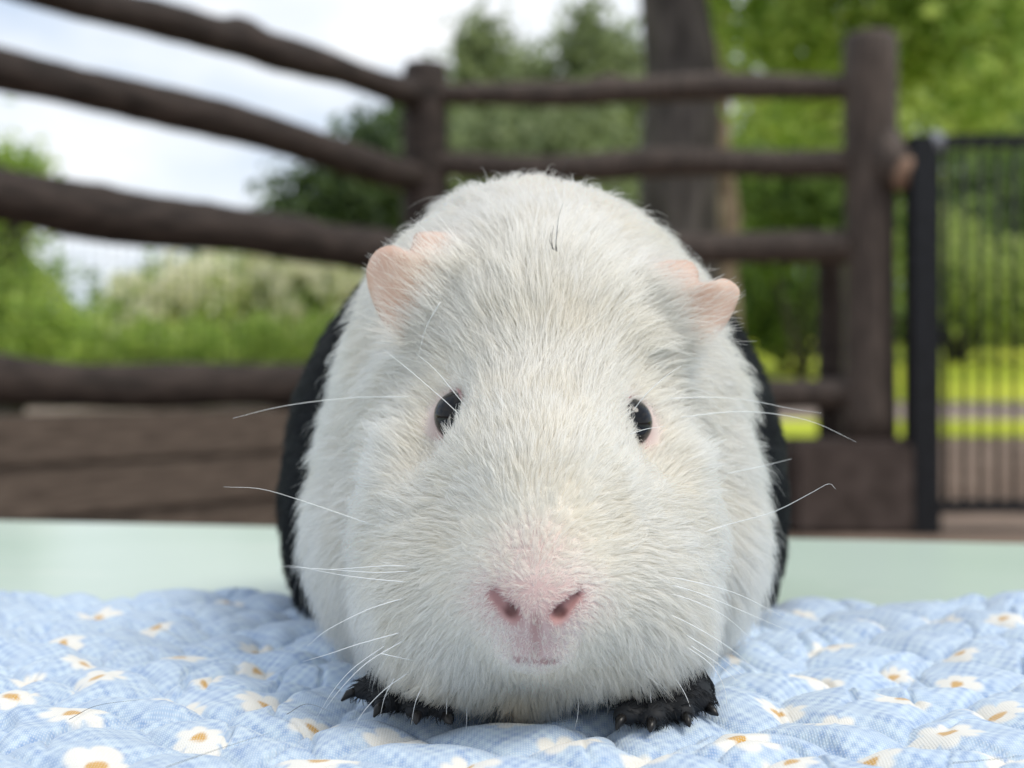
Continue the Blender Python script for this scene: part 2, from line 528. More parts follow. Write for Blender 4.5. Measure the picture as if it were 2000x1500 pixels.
# conifers on the skyline
for px, D, tp, hw, sd_ in ((938, 26, 62, 105, 41), (1140, 28, 8, 120, 42), (1035, 30, 120, 130, 43), (1215, 29, 70, 90, 44), (870, 30, 165, 90, 46)):
    lab = {938: 'pointed olive conifer on the skyline just right of the corner post',
           1140: 'tallest pointed conifer on the skyline left of the big trunk',
           1035: 'broad olive conifer between the two pointed conifer tops',
           1215: 'narrow conifer half hidden behind the left edge of the big trunk',
           870: 'low olive conifer directly behind the corner post'}[px]
    conifer(lab, px, D, tp, hw * 1.35, 6000, 0.13, sd_)
# woodland masses
tree('broadleaf_tree', 'dark green round tree behind the corner post below the sky gap', 700, 19, 0.2, (700, 420),
     [(740, 330, 19, 95), (650, 400, 19, 90), (590, 440, 19, 75), (800, 300, 20, 90), (700, 470, 19, 100), (850, 400, 20, 110)], 8000, 0.10, M['leaf_dark'], M['bark'], 51)
tree('broadleaf_tree', 'bright green tree at the far left seen between the lowest log rails', 10, 7.5, 0.1, (20, 420),
     [(20, 335, 7.5, 60), (-60, 420, 7.5, 120), (30, 560, 7.5, 75), (60, 640, 7.3, 70), (-40, 600, 7.5, 110), (110, 660, 7.3, 40)], 5000, 0.035, M['leaf_bright'], M['bark'], 52)
tree('broadleaf_tree', 'muted green round tree left of the cream flowering bushes', 300, 15, 0.12, (300, 600),
     [(300, 590, 15, 60), (230, 625, 15, 45), (370, 590, 15, 60), (440, 560, 15.5, 70), (540, 555, 16, 75)], 6000, 0.06, M['leaf_mid'], M['bark'], 53)
shrub('flowering_bush', 'low bush covered in cream blossom at the left of the pair', 'bush',
      [(300, 620, 10.5, 60), (380, 615, 10.5, 60), (250, 640, 10.5, 40)], 3200, 0.045, M['leaf_bright'], 61, 'cream flowering bushes', extra=(2600, 0.055, M['bloom'], 'blossom'))
shrub('flowering_bush', 'taller bush covered in cream blossom close to the white animal', 'bush',
      [(480, 570, 11, 70), (560, 590, 11, 75), (650, 580, 11, 70), (470, 640, 11, 60), (700, 600, 11, 60)], 5200, 0.045, M['leaf_bright'], 62, 'cream flowering bushes', extra=(5200, 0.055, M['bloom'], 'blossom'))
shrub('shrub', 'bright green low shrub in front of the cream blossom behind the left fence', 'bush',
      [(150, 680, 9, 60), (280, 690, 9, 55), (400, 690, 9, 60), (520, 690, 9, 60), (640, 690, 9, 60), (40, 690, 9, 60)], 5200, 0.035, M['leaf_bright'], 63)
# hedges behind the right run
shrub('hedge', 'olive green hedge seen between the rails left of the big trunk', 'hedge',
      [(900, 330, 17, 90), (1000, 300, 17, 100), (1120, 290, 17, 95), (950, 440, 16, 110), (1080, 430, 16, 110), (1180, 420, 16, 100), (900, 560, 16, 120), (1050, 560, 16, 140), (1200, 560, 16, 130)],
      8000, 0.09, M['conifer'], 64)
shrub('shrub', 'yellow green bush between the upper rails right of the big trunk', 'bush',
      [(1480, 250, 13, 80), (1560, 240, 13, 75), (1640, 260, 13, 80), (1440, 300, 13, 60)], 3600, 0.06, M['leaf_yellow'], 65)
shrub('shrub', 'dark green bush between the middle rails right of the big trunk', 'bush',
      [(1480, 400, 12, 80), (1580, 390, 12, 85), (1680, 420, 12, 80), (1520, 470, 12, 60)], 4200, 0.06, M['leaf_mid'], 66)
shrub('shrub', 'mid green rounded bush above the sunlit lawn seen under the third rail', 'bush',
      [(1500, 600, 13, 75), (1590, 610, 13, 70), (1430, 620, 13, 70), (1660, 600, 13, 70)], 4200, 0.06, M['leaf_mid'], 67)
shrub('hedge', 'tall green hedge behind the upper gate bars at the right edge', 'hedge',
      [(1880, 380, 16, 80), (1960, 400, 16, 90), (1920, 480, 15.5, 70), (2060, 420, 16, 120), (2100, 300, 17, 140)], 5200, 0.08, M['leaf_mid'], 68)
shrub('shrub', 'yellow green bush glowing behind the left bars of the gate', 'bush',
      [(1860, 560, 14, 70), (1900, 500, 14.5, 60), (1940, 590, 14, 70), (2040, 560, 14, 90), (1840, 480, 14.5, 50), (1755, 440, 15, 70), (1750, 560, 14.5, 60)], 4200, 0.06, M['leaf_yellow'], 69)
shrub('tree_bank', 'pale green bank of foliage behind the thick post and gate top', 'bush',
      [(1800, 230, 20, 110), (1920, 250, 20, 110), (2050, 200, 20, 150), (1700, 260, 21, 110), (1850, 130, 22, 130), (2000, 90, 22, 150)], 7000, 0.10, M['leaf_yellow'], 70)
shrub('low_hedge', 'low dark hedge at the top edge of the bright lawn behind the gate', 'hedge',
      [(1840, 645, 17.5, 22), (1900, 642, 17.5, 22), (1960, 645, 17.5, 22), (2030, 645, 17.5, 24), (1780, 645, 17.5, 22)], 2400, 0.06, M['leaf_dark'], 71)
# distant wood closing the view
r_ = np.random.default_rng(5)
cs, rs = [], []
for k in range(150):
    x = r_.uniform(-34, 40); 
    lo = x < -6
    cs.append((x, r_.uniform(44, 50), r_.uniform(2.4, 3.4) if lo else r_.uniform(2.5, 5.5 + (2.2 if x > 2 else 0)))); rs.append(r_.uniform(.7, 1.1) if lo else r_.uniform(1.2, 2.4))
v, f = leaves(cs, rs, 16000, 0.3, 77)
o = link('distant_wood', mesh('distant_wood', v, f), M['leaf_mid'], smooth=False)
tag(o, 'far green wood closing off the meadow', 'wood', None, 'stuff')

# ------------------------------------------------------------------ table
m, t, b = mat('mint_paint')
n = t.nodes.new('ShaderNodeTexNoise'); n.inputs['Scale'].default_value = 5; n.inputs['Detail'].default_value = 4
tcn = t.nodes.new('ShaderNodeTexCoord')
r = t.nodes.new('ShaderNodeValToRGB')
r.color_ramp.elements[0].position = .35; r.color_ramp.elements[0].color = (0.55, 0.68, 0.58, 1)
r.color_ramp.elements[1].position = .65; r.color_ramp.elements[1].color = (0.64, 0.75, 0.66, 1)
t.links.new(tcn.outputs['Object'], n.inputs['Vector']); t.links.new(n.outputs['Fac'], r.inputs['Fac'])
mps = t.nodes.new('ShaderNodeMapping'); mps.inputs['Scale'].default_value = (7, 22, 1)  # pale streaks: bright reflections painted into the colour, mixed with scuffs
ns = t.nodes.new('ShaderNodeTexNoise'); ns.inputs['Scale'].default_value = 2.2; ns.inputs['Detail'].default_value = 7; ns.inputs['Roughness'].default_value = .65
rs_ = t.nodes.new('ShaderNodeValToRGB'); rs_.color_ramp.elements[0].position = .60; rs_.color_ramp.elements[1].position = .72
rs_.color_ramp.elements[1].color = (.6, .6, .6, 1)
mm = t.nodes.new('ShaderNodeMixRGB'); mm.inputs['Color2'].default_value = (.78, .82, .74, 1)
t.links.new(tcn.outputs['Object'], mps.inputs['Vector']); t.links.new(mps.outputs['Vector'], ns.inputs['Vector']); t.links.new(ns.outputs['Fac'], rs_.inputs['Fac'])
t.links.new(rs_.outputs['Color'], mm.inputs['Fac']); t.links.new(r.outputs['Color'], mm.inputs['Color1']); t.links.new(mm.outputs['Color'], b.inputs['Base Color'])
b.inputs['Roughness'].default_value = 0.28
b.inputs['Coat Weight'].default_value = 0.3
b.inputs['Coat Roughness'].default_value = 0.15
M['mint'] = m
TZ = 0.412
ta = math.atan2(0.637 - 0.745, 0.239 + 0.279)
tb = empty('table', (-0.02, 0.30, 0), ta)
tag(tb, 'low pale mint green table with a smooth glossy top under the quilt', 'table')
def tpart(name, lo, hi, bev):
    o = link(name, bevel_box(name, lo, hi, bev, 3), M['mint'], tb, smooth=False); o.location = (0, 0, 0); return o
ledge = 0.392 * math.cos(ta)
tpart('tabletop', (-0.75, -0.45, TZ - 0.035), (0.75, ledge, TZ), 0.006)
for sx in (-0.68, 0.68):
    for sy in (-0.38, ledge - 0.07):
        tpart('leg', (sx - 0.03, sy - 0.03, 0), (sx + 0.03, sy + 0.03, TZ - 0.037), 0.004)

# ------------------------------------------------------------------ quilt
QT = 0.4205
qx = np.linspace(-0.26, 0.27, 1150)
qy0, qn = 0.13, 430
nfa = NoiseField(0.03, 8, 91); nfb = NoiseField(0.09, 8, 92); nfc = NoiseField(0.006, 10, 93); nfd = NoiseField(0.012, 10, 94)
s = np.linspace(0, 1, qn)
X, T = np.meshgrid(qx, s)
edge = 0.432 - 0.075 * np.clip(X, -.3, .3) + 0.003 * np.sin(X * 60) + 0.002 * np.sin(X * 137 + 1)
Y = qy0 + (edge - qy0) * T
pts = np.c_[X.ravel(), Y.ravel(), np.zeros(X.size)]
wx = pts[:, 0] + 0.004 * nfa(pts); wy = pts[:, 1] + 0.006 * nfa(pts + 5.0)
PER = 0.030
u = (wx * 1.0 + wy * 0.85) / PER; v_ = (wx * 1.0 - wy * 0.85) / PER
pu = np.abs(np.sin(np.pi * u)); pv = np.abs(np.sin(np.pi * v_))
puff = np.minimum(pu, 0.9) ** 0.42 * np.minimum(pv, 0.9) ** 0.42
Z = QT - 0.0035 + 0.0044 * puff + 0.0012 * nfb(pts) + 0.00035 * nfd(pts)
cr = NoiseField(0.024, 9, 95)(pts * np.array([1, .8, 1])); cr2 = NoiseField(0.05, 9, 96)(pts)
Z -= 0.0020 * np.exp(-(cr / 0.10) ** 2) * np.clip(cr2 + .5, 0, 1)
Z += 0.0050 * np.clip((pts[:, 0] - 0.10) / 0.1, 0, 1) ** 1.5 * np.clip((pts[:, 1] - 0.30) / 0.1, 0, 1)
dedge = (edge.ravel() - pts[:, 1])
roll = np.clip(dedge / 0.010, 0, 1)
Z = TZ + 0.0015 + (Z - TZ - 0.0015) * np.sqrt(np.clip(1 - (1 - roll) ** 2, 0, 1))
pts[:, 2] = Z
# print: light blue ground with darker flecks, white daisies with ochre centres
fle = nfc(pts) * 0.35 + 0.8 * np.sin(pts[:, 0] * 2 * np.pi / 0.0031 + 1.2 * nfd(pts)) * np.sin(pts[:, 1] * 2 * np.pi / 0.0036 + 1.2 * nfa(pts))
fle = fle * (0.65 + 0.45 * NoiseField(0.007, 9, 97)(pts))
w = np.clip(fle * 0.9 + 0.42, 0, 1)[:, None]
light = np.array([0.52, 0.635, 0.73]); dark = np.array([0.245, 0.36, 0.565])
colr = light * (1 - w) + dark * w
tone = (0.5 + 0.5 * np.clip(nfb(pts + 3.3), -1, 1))[:, None]
colr = colr * (0.94 + 0.12 * tone)
def q_at(px, py, z=QT):
    D = (ZC - z) * F / (py - 750)
    return (px - 1000) / F * D, D
dz_px = [(775, 1427, 1.1), (1098, 1453, 1.1), (620, 1483, 1.15), (1442, 1450, 1.15), (1270, 1480, 1.0), (190, 1490, 1.2), (522, 1355, 1.05), (190, 1335, 1.0), (345, 1365, 1.0),
         (1625, 1400, .95), (1765, 1357, 1.0), (1597, 1318, 1.0), (1948, 1375, 1.1), (1745, 1295, .8), (1875, 1273, .85), (1628, 1253, 1.0), (1868, 1322, .8), (1520, 1368, .9),
         (305, 1222, .95), (350, 1284, 1.05), (502, 1293, .7), (505, 1252, .95), (445, 1168, .9), (120, 1262, .95), (190, 1195, 1.0), (0, 1224, 1.0), (165, 1300, .7), (610, 1395, .8),
         (140, 1408, 1.0), (390, 1432, .9), (20, 1370, 1.0), (1850, 1425, 1.1), (1990, 1480, 1.1), (1430, 1290, .7), (1840, 1205, .9), (1960, 1215, .9), (1560, 1195, .8), (1700, 1215, .7),
         (1000, 1405, .9), (910, 1490, 1.0), (640, 1185, .7), (60, 1320, .6), (1700, 1470, .9), (1545, 1490, .8), (400, 1325, .6)]
dl = [(*q_at(x, y), s_) for x, y, s_ in dz_px]
r_ = np.random.default_rng(17)
for k in range(26):      # the part of the quilt in front of the picture and beside it
    dl.append((r_.uniform(-.25, .26), r_.uniform(.135, .22), r_.uniform(.8, 1.1)))
white = np.array([0.74, 0.72, 0.66]); ochre = np.array([0.56, 0.31, 0.055])
for (dx, dy, sc_) in dl:
    ex, ey = pts[:, 0] - dx, pts[:, 1] - dy
    sel = np.where(ex ** 2 + ey ** 2 < 0.013 ** 2)[0]
    if len(sel) == 0: continue
    ph = r_.uniform(0, 6.28); np_ = r_.integers(6, 9)
    th = np.arctan2(ey[sel], ex[sel]) + ph; rr = np.hypot(ex[sel], ey[sel])
    ri = 0.0062 * sc_ * (0.60 + 0.40 * np.abs(np.cos(th * np_ / 2)) ** 0.7) * (1 + 0.14 * np.sin(th * 1.0 + ph * 3) + 0.08 * np.sin(2 * th + ph))
    a = np.clip((ri - rr) / 0.0011 + 0.5, 0, 1)[:, None]
    colr[sel] = colr[sel] * (1 - a) + white * a
    rc = 0.0016 * sc_ * (1 + 0.15 * np.sin(3 * th))
    a = np.clip((rc - rr) / 0.0005 + 0.5, 0, 1)[:, None]
    colr[sel] = colr[sel] * (1 - a) + ochre * a
nx, ny = len(qx), qn
i = np.arange(nx * (ny - 1)).reshape(ny - 1, nx)[:, :-1].ravel()
qf = np.c_[i, i + 1, i + nx + 1, i + nx]
me = mesh('quilt', pts, qf)
vcol(me, colr)
m, t, b = mat('quilt_cotton')
at = t.nodes.new('ShaderNodeAttribute'); at.attribute_name = 'Col'
tcn = t.nodes.new('ShaderNodeTexCoord')
w1 = t.nodes.new('ShaderNodeTexWave'); w1.inputs['Scale'].default_value = 620; w1.bands_direction = 'X'; w1.inputs['Distortion'].default_value = 1.5
w2 = t.nodes.new('ShaderNodeTexWave'); w2.inputs['Scale'].default_value = 460; w2.bands_direction = 'Y'; w2.inputs['Distortion'].default_value = 1.5
ad = t.nodes.new('ShaderNodeMath'); ad.operation = 'MULTIPLY'
t.links.new(tcn.outputs['Object'], w1.inputs['Vector']); t.links.new(tcn.outputs['Object'], w2.inputs['Vector'])
t.links.new(w1.outputs['Fac'], ad.inputs[0]); t.links.new(w2.outputs['Fac'], ad.inputs[1])
wm = t.nodes.new('ShaderNodeMixRGB'); wm.blend_type = 'MIX'
wm.inputs['Color2'].default_value = (0.80, 0.82, 0.84, 1)
sc2 = t.nodes.new('ShaderNodeMath'); sc2.operation = 'MULTIPLY'; sc2.inputs[1].default_value = 0.45
t.links.new(ad.outputs[0], sc2.inputs[0]); t.links.new(sc2.outputs[0], wm.inputs['Fac'])
t.links.new(at.outputs['Color'], wm.inputs['Color1'])
t.links.new(wm.outputs['Color'], b.inputs['Base Color'])
bp = t.nodes.new('ShaderNodeBump'); bp.inputs['Strength'].default_value = 0.4; bp.inputs['Distance'].default_value = 0.0003
t.links.new(ad.outputs[0], bp.inputs['Height']); t.links.new(bp.outputs['Normal'], b.inputs['Normal'])
b.inputs['Roughness'].default_value = 0.9; b.inputs['Specular IOR Level'].default_value = 0.15
b.inputs['Sheen Weight'].default_value = 0.25
ql = link('quilt', me, m)
tag(ql, 'light blue quilted cloth printed with white daisies, spread on the mint table', 'quilt')

# ------------------------------------------------------------------ guinea pig: one continuous skin
def smin(a, b, k):
    h = np.clip(0.5 + 0.5 * (b - a) / k, 0, 1)
    return b * (1 - h) + a * h - k * h * (1 - h)
def smax(a, b, k): return -smin(-a, -b, k)
def ell(p, c, r, rzb=None):
    q = p - np.array(list(c))
    rx, ry, rz = r
    if rzb is None: rzz = rz
    else: rzz = np.where(q[:, 2] > 0, rz, rzb)
    k0 = np.sqrt((q[:, 0] / rx) ** 2 + (q[:, 1] / ry) ** 2 + (q[:, 2] / rzz) ** 2)
    k1 = np.sqrt((q[:, 0] / rx ** 2) ** 2 + (q[:, 1] / ry ** 2) ** 2 + (q[:, 2] / rzz ** 2) ** 2) + 1e-9
    return k0 * (k0 - 1) / k1
def cap(p, a, b, ra, rb):
    a = np.array(list(a)); b = np.array(list(b))
    ba = b - a; h = np.clip(((p - a) @ ba) / (ba @ ba), 0, 1)
    return np.linalg.norm(p - a - h[:, None] * ba, axis=1) - (ra + (rb - ra) * h)

EYE = [P(898, 813, 0.2830), P(1224, 826, 0.2846)]
EYE_R = 0.0054
paw_c = [P(805, 1357, 0.2790), P(1296, 1359, 0.2750)]
toes = [[(P(785, 1364, 0.2810), P(714, 1354, 0.2790)), (P(800, 1369, 0.2770), P(756, 1379, 0.2690)), (P(820, 1374, 0.2750), P(815, 1395, 0.2640)), (P(836, 1374, 0.2750), P(866, 1398, 0.2640))],
        [(P(1322, 1364, 0.2760), P(1369, 1381, 0.2700)), (P(1306, 1374, 0.2710), P(1332, 1398, 0.2620)), (P(1291, 1374, 0.2700), P(1276, 1408, 0.2580)), (P(1276, 1374, 0.2700), P(1225, 1402, 0.2590))]]
nost = [((P(966, 1160, .2445), P(1002, 1200, .2418))), ((P(1126, 1160, .2445), P(1090, 1200, .2418)))]
MOUTH = [(P(1006, 1294, .2452), P(1046, 1300, .2437)), (P(1086, 1294, .2452), P(1046, 1300, .2437))]
NHOLE = [P(999, 1192, .2432), P(1093, 1194, .2432)]

def sdf(p):
    d = ell(p, P(1041, 965, .430), (.0760, .082, .088))                       # rump
    s_ = ell(p, P(1047, 955, .336), (.0488, .046, .0580), .0470)              # shoulders and chest
    s_ = smin(s_, ell(p, P(1045, 655, .338), (.0340, .045, .0333)), .020)     # hump of the neck
    for sx in (-1, 1):
        s_ = smin(s_, ell(p, P(1047 + sx * 262, 1075, .326), (.0150, .027, .0185)), .014)   # elbows
    d = smin(d, s_, .018)
    h = ell(p, P(1052, 730, .318), (.0300, .036, .033))                       # skull
    h = smin(h, ell(p, P(1048, 1000, .284), (.0225, .036, .028)), .020)       # face
    h = smin(h, ell(p, P(1046, 1165, .2600), (.0125, .0190, .0125)), .014)       # nose
    for sx in (-1, 1):
        h = smin(h, ell(p, P(1046 + sx * 155, 1165, .279), (.0168, .024, .0195)), .014)   # jowls
        h = smin(h, ell(p, P(1046 + sx * 165, 1010, .302), (.0165, .026, .026)), .014)   # cheeks
    h = smin(h, ell(p, P(1046, 1246, .2575), (.0082, .0132, .0052)), .0035)    # lips
    h = smin(h, ell(p, P(1046, 1268, .285), (.0190, .018, .0092)), .008)      # chin
    d = smin(d, h, .0085)
    d = smin(d, ell(p, P(1046, 1235, .305), (.0300, .024, .0130)), .010)      # chest bib
    # eye sockets
    for e, sx in zip(EYE, (-1, 1)):
        c = np.array(list(e)) + np.array([sx * .0085, -.0085, .001])
        d = smax(d, -(np.linalg.norm((p - c) / np.array([1, 1, 1.25]), axis=1) - .0092), .006)
    # front paws with toes, hind feet
    for pc, tt in zip(paw_c, toes):
        d = smin(d, ell(p, pc, (.0095, .0110, .0075)), .005)
        d = smin(d, cap(p, pc, Vector((pc.x * .9, .312, pc.z + .022)), .007, .011), .005)
        for a, b_ in tt:
            d = smin(d, cap(p, a, b_, .0036, .0028), .0014)
    for sx in (-1, 1):
        d = smin(d, ell(p, Vector((.006 + sx * .054, .418, QT + .0050)), (.0120, .026, .0070)), .006)
    # nostrils and the split of the lip
    for a, b_ in nost:
        d = smax(d, -cap(p, a, b_, .0005, .0012), .0011)
    d = smax(d, -cap(p, P(1046, 1212, .2400), P(1046, 1282, .2428), .0005, .0010), .0010)
    for a, b_ in MOUTH: d = smax(d, -cap(p, a, b_, .0002, .0006), .0007)
    for e in NHOLE: d = smax(d, .0008 - np.linalg.norm(p - np.array(list(e)), axis=1), .0008)
    # rests on the quilt
    d = smax(d, (QT + .0008) - p[:, 2], .003)
    return d

def grid1(lo, hi, spec):
    """spacing varies: spec is a list of (centre, half-width, fine step), base step otherwise"""
    out = [lo]
    while out[-1] < hi:
        x = out[-1]; st = BASE
        for c, hw, fs in spec:
            g = max(0, abs(x - c) - hw)
            st = min(st, fs + g * 0.12)
        out.append(x + st)
    return np.array(out)
BASE = 0.0030
NX = P(1046, 1180, .245)
gxs = grid1(-.085, .095, [(NX.x, .016, .0006), (paw_c[0].x, .011, .0010), (paw_c[1].x, .011, .0010)])
gys = grid1(.2325, .525, [(.244, .010, .0006), (.275, .012, .0010)])
gzs = grid1(.4150, .5600, [(NX.z - .002, .010, .0006), (.4255, .005, .0010)])
GX, GY, GZ = np.meshgrid(gxs, gys, gzs, indexing='ij')
sh = GX.shape
allp = np.c_[GX.ravel(), GY.ravel(), GZ.ravel()]
val = np.empty(len(allp), dtype=np.float64)
for i0 in range(0, len(allp), 400000):
    val[i0:i0 + 400000] = sdf(allp[i0:i0 + 400000])
val = val.reshape(sh)
inside = val < 0
# surface nets on the rectilinear grid
cs_ = tuple(n_ - 1 for n_ in sh)
cnt = np.zeros(cs_, dtype=np.int8)
for a in (0, 1):
    for b_ in (0, 1):
        for c in (0, 1):
            cnt += inside[a:sh[0] - 1 + a, b_:sh[1] - 1 + b_, c:sh[2] - 1 + c]
act = (cnt > 0) & (cnt < 8)
idx = -np.ones(cs_, dtype=np.int64)
ai = np.argwhere(act)
idx[act] = np.arange(len(ai))
vp = np.c_[(gxs[ai[:, 0]] + gxs[ai[:, 0] + 1]) / 2, (gys[ai[:, 1]] + gys[ai[:, 1] + 1]) / 2, (gzs[ai[:, 2]] + gzs[ai[:, 2] + 1]) / 2]
def grad(p, e=2e-4):
    g = np.empty_like(p)
    for k in range(3):
        o_ = np.zeros(3); o_[k] = e
        g[:, k] = (sdf(p + o_) - sdf(p - o_)) / (2 * e)
    return g
v0 = vp.copy()
cell = np.c_[gxs[ai[:, 0] + 1] - gxs[ai[:, 0]], gys[ai[:, 1] + 1] - gys[ai[:, 1]], gzs[ai[:, 2] + 1] - gzs[ai[:, 2]]]
for it in range(4):
    g = grad(vp); dd = sdf(vp)
    vp = vp - g * (dd / (np.maximum((g * g).sum(1), .05)))[:, None] * 0.9
    vp = np.clip(vp, v0 - cell * .75, v0 + cell * .75)
quads = []
for ax in range(3):
    s1 = [slice(None)] * 3; s2 = [slice(None)] * 3
    s1[ax] = slice(0, sh[ax] - 1); s2[ax] = slice(1, sh[ax])
    A_ = inside[tuple(s1)]; B_ = inside[tuple(s2)]
    e = np.argwhere(A_ != B_)
    o1, o2 = [(1, 2), (2, 0), (0, 1)][ax]
    ok = (e[:, o1] > 0) & (e[:, o2] > 0) & (e[:, o1] < sh[o1] - 1) & (e[:, o2] < sh[o2] - 1)
    e = e[ok]
    def cid(d1, d2):
        q = e.copy(); q[:, o1] += d1; q[:, o2] += d2
        return idx[q[:, 0], q[:, 1], q[:, 2]]
    q = np.stack([cid(-1, -1), cid(0, -1), cid(0, 0), cid(-1, 0)], 1)
    fl_ = ~A_[e[:, 0], e[:, 1], e[:, 2]]
    q[fl_] = q[fl_][:, ::-1]
    quads.append(q)
quads = np.concatenate(quads)
N_ = grad(vp); N_ /= np.linalg.norm(N_, axis=1)[:, None] + 1e-9

# markings: black rump and paws, white front, pink bare skin
nfm = NoiseField(0.03, 8, 5); nfm2 = NoiseField(0.005, 10, 6)
def near(p, c, r): return np.linalg.norm((p - np.array(list(c))) / np.array(r), axis=1)
def is_black(p):
    b_ = p[:, 1] > 0.366 + 0.004 * nfm(p) + .0030 * nfm2(p)
    for pc in paw_c:
        b_ |= (near(p, pc, (.026, .022, .012)) < 1) & (p[:, 2] < .4335) 
    b_ |= (p[:, 2] < QT + .004)
    return b_
def pinkness(p):
    q = np.zeros(len(p))
    q = np.maximum(q, 1.25 - near(p, P(1046, 1175, .245), (.0155, .016, .0085)))
    q = np.maximum(q, 1.2 - near(p, P(1046, 1235, .245), (.0085, .014, .0085)))
    q = np.maximum(q, 0.9 - near(p, P(1046, 1090, .247), (.013, .016, .011)))
    for e in EYE: q = np.maximum(q, 1.5 - near(p, np.array(list(e)) + np.array([0, 0, -.001]), (.0062,) * 3))
    for c in (P(835, 560, .30), P(1330, 600, .30), P(800, 690, .30), P(1345, 720, .30)): q = np.maximum(q, 1.1 - near(p, c, (.011, .016, .014)))
    return np.clip(q * 1.3, 0, 1) * .85
pk = pinkness(vp)[:, None]
cream = np.array([0.80, 0.74, 0.66]); pink = np.array([0.50, 0.325, 0.31])
sc_ = cream * (1 - pk) + pink * pk
for a, b_ in nost:
    w = np.clip(1.5 - cap(vp, a, b_, .0, .0004) / .0017, 0, 1)[:, None]
    sc_ = sc_ * (1 - w) + np.array([.40, .22, .21]) * w
w = np.clip(1.2 - cap(vp, P(1046, 1208, .2400), P(1046, 1282, .2428), .0, .0) / .0013, 0, 1)[:, None] * .9
sc_ = sc_ * (1 - w) + np.array([.34, .15, .14]) * w
for a, b_ in MOUTH:
    w = np.clip(1.6 - cap(vp, a, b_, .0, .0) / .0010, 0, 1)[:, None] * .8
    sc_ = sc_ * (1 - w) + np.array([.36, .20, .19]) * w
for e in NHOLE:
    w = np.clip(1.6 - np.linalg.norm(vp - np.array(list(e)), axis=1) / .0011, 0, 1)[:, None]
    sc_ = sc_ * (1 - w) + np.array([.17, .08, .075]) * w
blk = is_black(vp)
sc_[blk] = (0.010, 0.011, 0.013)
me = mesh('guinea_pig', vp, quads)
vcol(me, sc_)
m, t, b = mat('skin')
at = t.nodes.new('ShaderNodeAttribute'); at.attribute_name = 'Col'
t.links.new(at.outputs['Color'], b.inputs['Base Color'])
b.inputs['Roughness'].default_value = 0.6
b.inputs['Specular IOR Level'].default_value = 0.25
n = t.nodes.new('ShaderNodeTexNoise'); n.inputs['Scale'].default_value = 900; n.inputs['Detail'].default_value = 3
bp = t.nodes.new('ShaderNodeBump'); bp.inputs['Strength'].default_value = .25; bp.inputs['Distance'].default_value = .0003
t.links.new(n.outputs['Fac'], bp.inputs['Height']); t.links.new(bp.outputs['Normal'], b.inputs['Normal'])
M['skin'] = m
gp = link('guinea_pig', me, m)
tag(gp, 'plump guinea pig with white face and black rump sitting on the daisy quilt', 'guinea pig')
print('guinea pig verts', len(vp))

# ------------------------------------------------------------------ eyes
m, t, b = mat('eye_black')
b.inputs['Base Color'].default_value = (0.004, 0.0035, 0.004, 1); b.inputs['Roughness'].default_value = 0.04
b.inputs['IOR'].default_value = 1.38
M['eye'] = m
m, t, b = mat('lid_pink')
b.inputs['Base Color'].default_value = (0.36, 0.21, 0.20, 1); b.inputs['Roughness'].default_value = 0.4
M['lid'] = m
EYE_DIR = [Vector((-.88, -.46, .06)).normalized(), Vector((.88, -.46, .06)).normalized()]
for e, dr in zip(EYE, EYE_DIR):
    bm = bmesh.new(); bmesh.ops.create_uvsphere(bm, u_segments=32, v_segments=20, radius=EYE_R)
    for v in bm.verts: v.co += e
    me = bpy.data.meshes.new('eye'); bm.to_mesh(me); bm.free()
    eo = link('eye', me, M['eye'], gp)
    ax = dr.cross(Vector((0, 0, 1))).normalized(); ay = ax.cross(dr).normalized()
    ring = []
    for k in range(41):
        th = 2 * math.pi * k / 40
        low = max(0, -math.sin(th))
        rr = EYE_R * (0.97 + .03 * low)
        ring.append(e + dr * EYE_R * (0.26 + .04 * low) + ax * math.cos(th) * rr * .95 + ay * math.sin(th) * rr * 1.06)
    V, Fc = tube(ring, [0.00045 + .0005 * max(0, -math.sin(2 * math.pi * k / 40)) for k in range(41)], 8, False)
    link('eyelid', mesh('eyelid', V, Fc), M['lid'], eo)

# ------------------------------------------------------------------ ears
m, t, b = mat('ear_skin')
tcn = t.nodes.new('ShaderNodeTexCoord')
n = t.nodes.new('ShaderNodeTexNoise'); n.inputs['Scale'].default_value = 160; n.inputs['Detail'].default_value = 4
r = t.nodes.new('ShaderNodeValToRGB')
r.color_ramp.elements[0].position = .3; r.color_ramp.elements[0].color = (0.72, 0.54, 0.45, 1)
r.color_ramp.elements[1].position = .7; r.color_ramp.elements[1].color = (0.82, 0.67, 0.57, 1)
t.links.new(tcn.outputs['Object'], n.inputs['Vector']); t.links.new(n.outputs['Fac'], r.inputs['Fac']); t.links.new(r.outputs['Color'], b.inputs['Base Color'])
b.inputs['Roughness'].default_value = .5; b.inputs['Specular IOR Level'].default_value = .25
tr = t.nodes.new('ShaderNodeBsdfTranslucent'); tr.inputs['Color'].default_value = (0.95, 0.74, 0.58, 1)
ms = t.nodes.new('ShaderNodeMixShader'); ms.inputs['Fac'].default_value = .45
t.links.new(b.outputs['BSDF'], ms.inputs[1]); t.links.new(tr.outputs['BSDF'], ms.inputs[2]); t.links.new(ms.outputs['Shader'], t.nodes['Material Output'].inputs['Surface'])
M['ear'] = m
def spline(pts, n):
    """smooth curve through the points (Catmull-Rom)"""
    p = [Vector(q) for q in pts]; p = [p[0] * 2 - p[1]] + p + [p[-1] * 2 - p[-2]]
    out = []
    for k in range(n):
        x = k / (n - 1) * (len(p) - 3); i = min(int(x), len(p) - 4); u = x - i
        a, b, c, d = p[i:i + 4]
        out.append(0.5 * ((2 * b) + (c - a) * u + (2 * a - 5 * b + 4 * c - d) * u * u + (3 * b - a - 3 * c + d) * u ** 3))
    return out
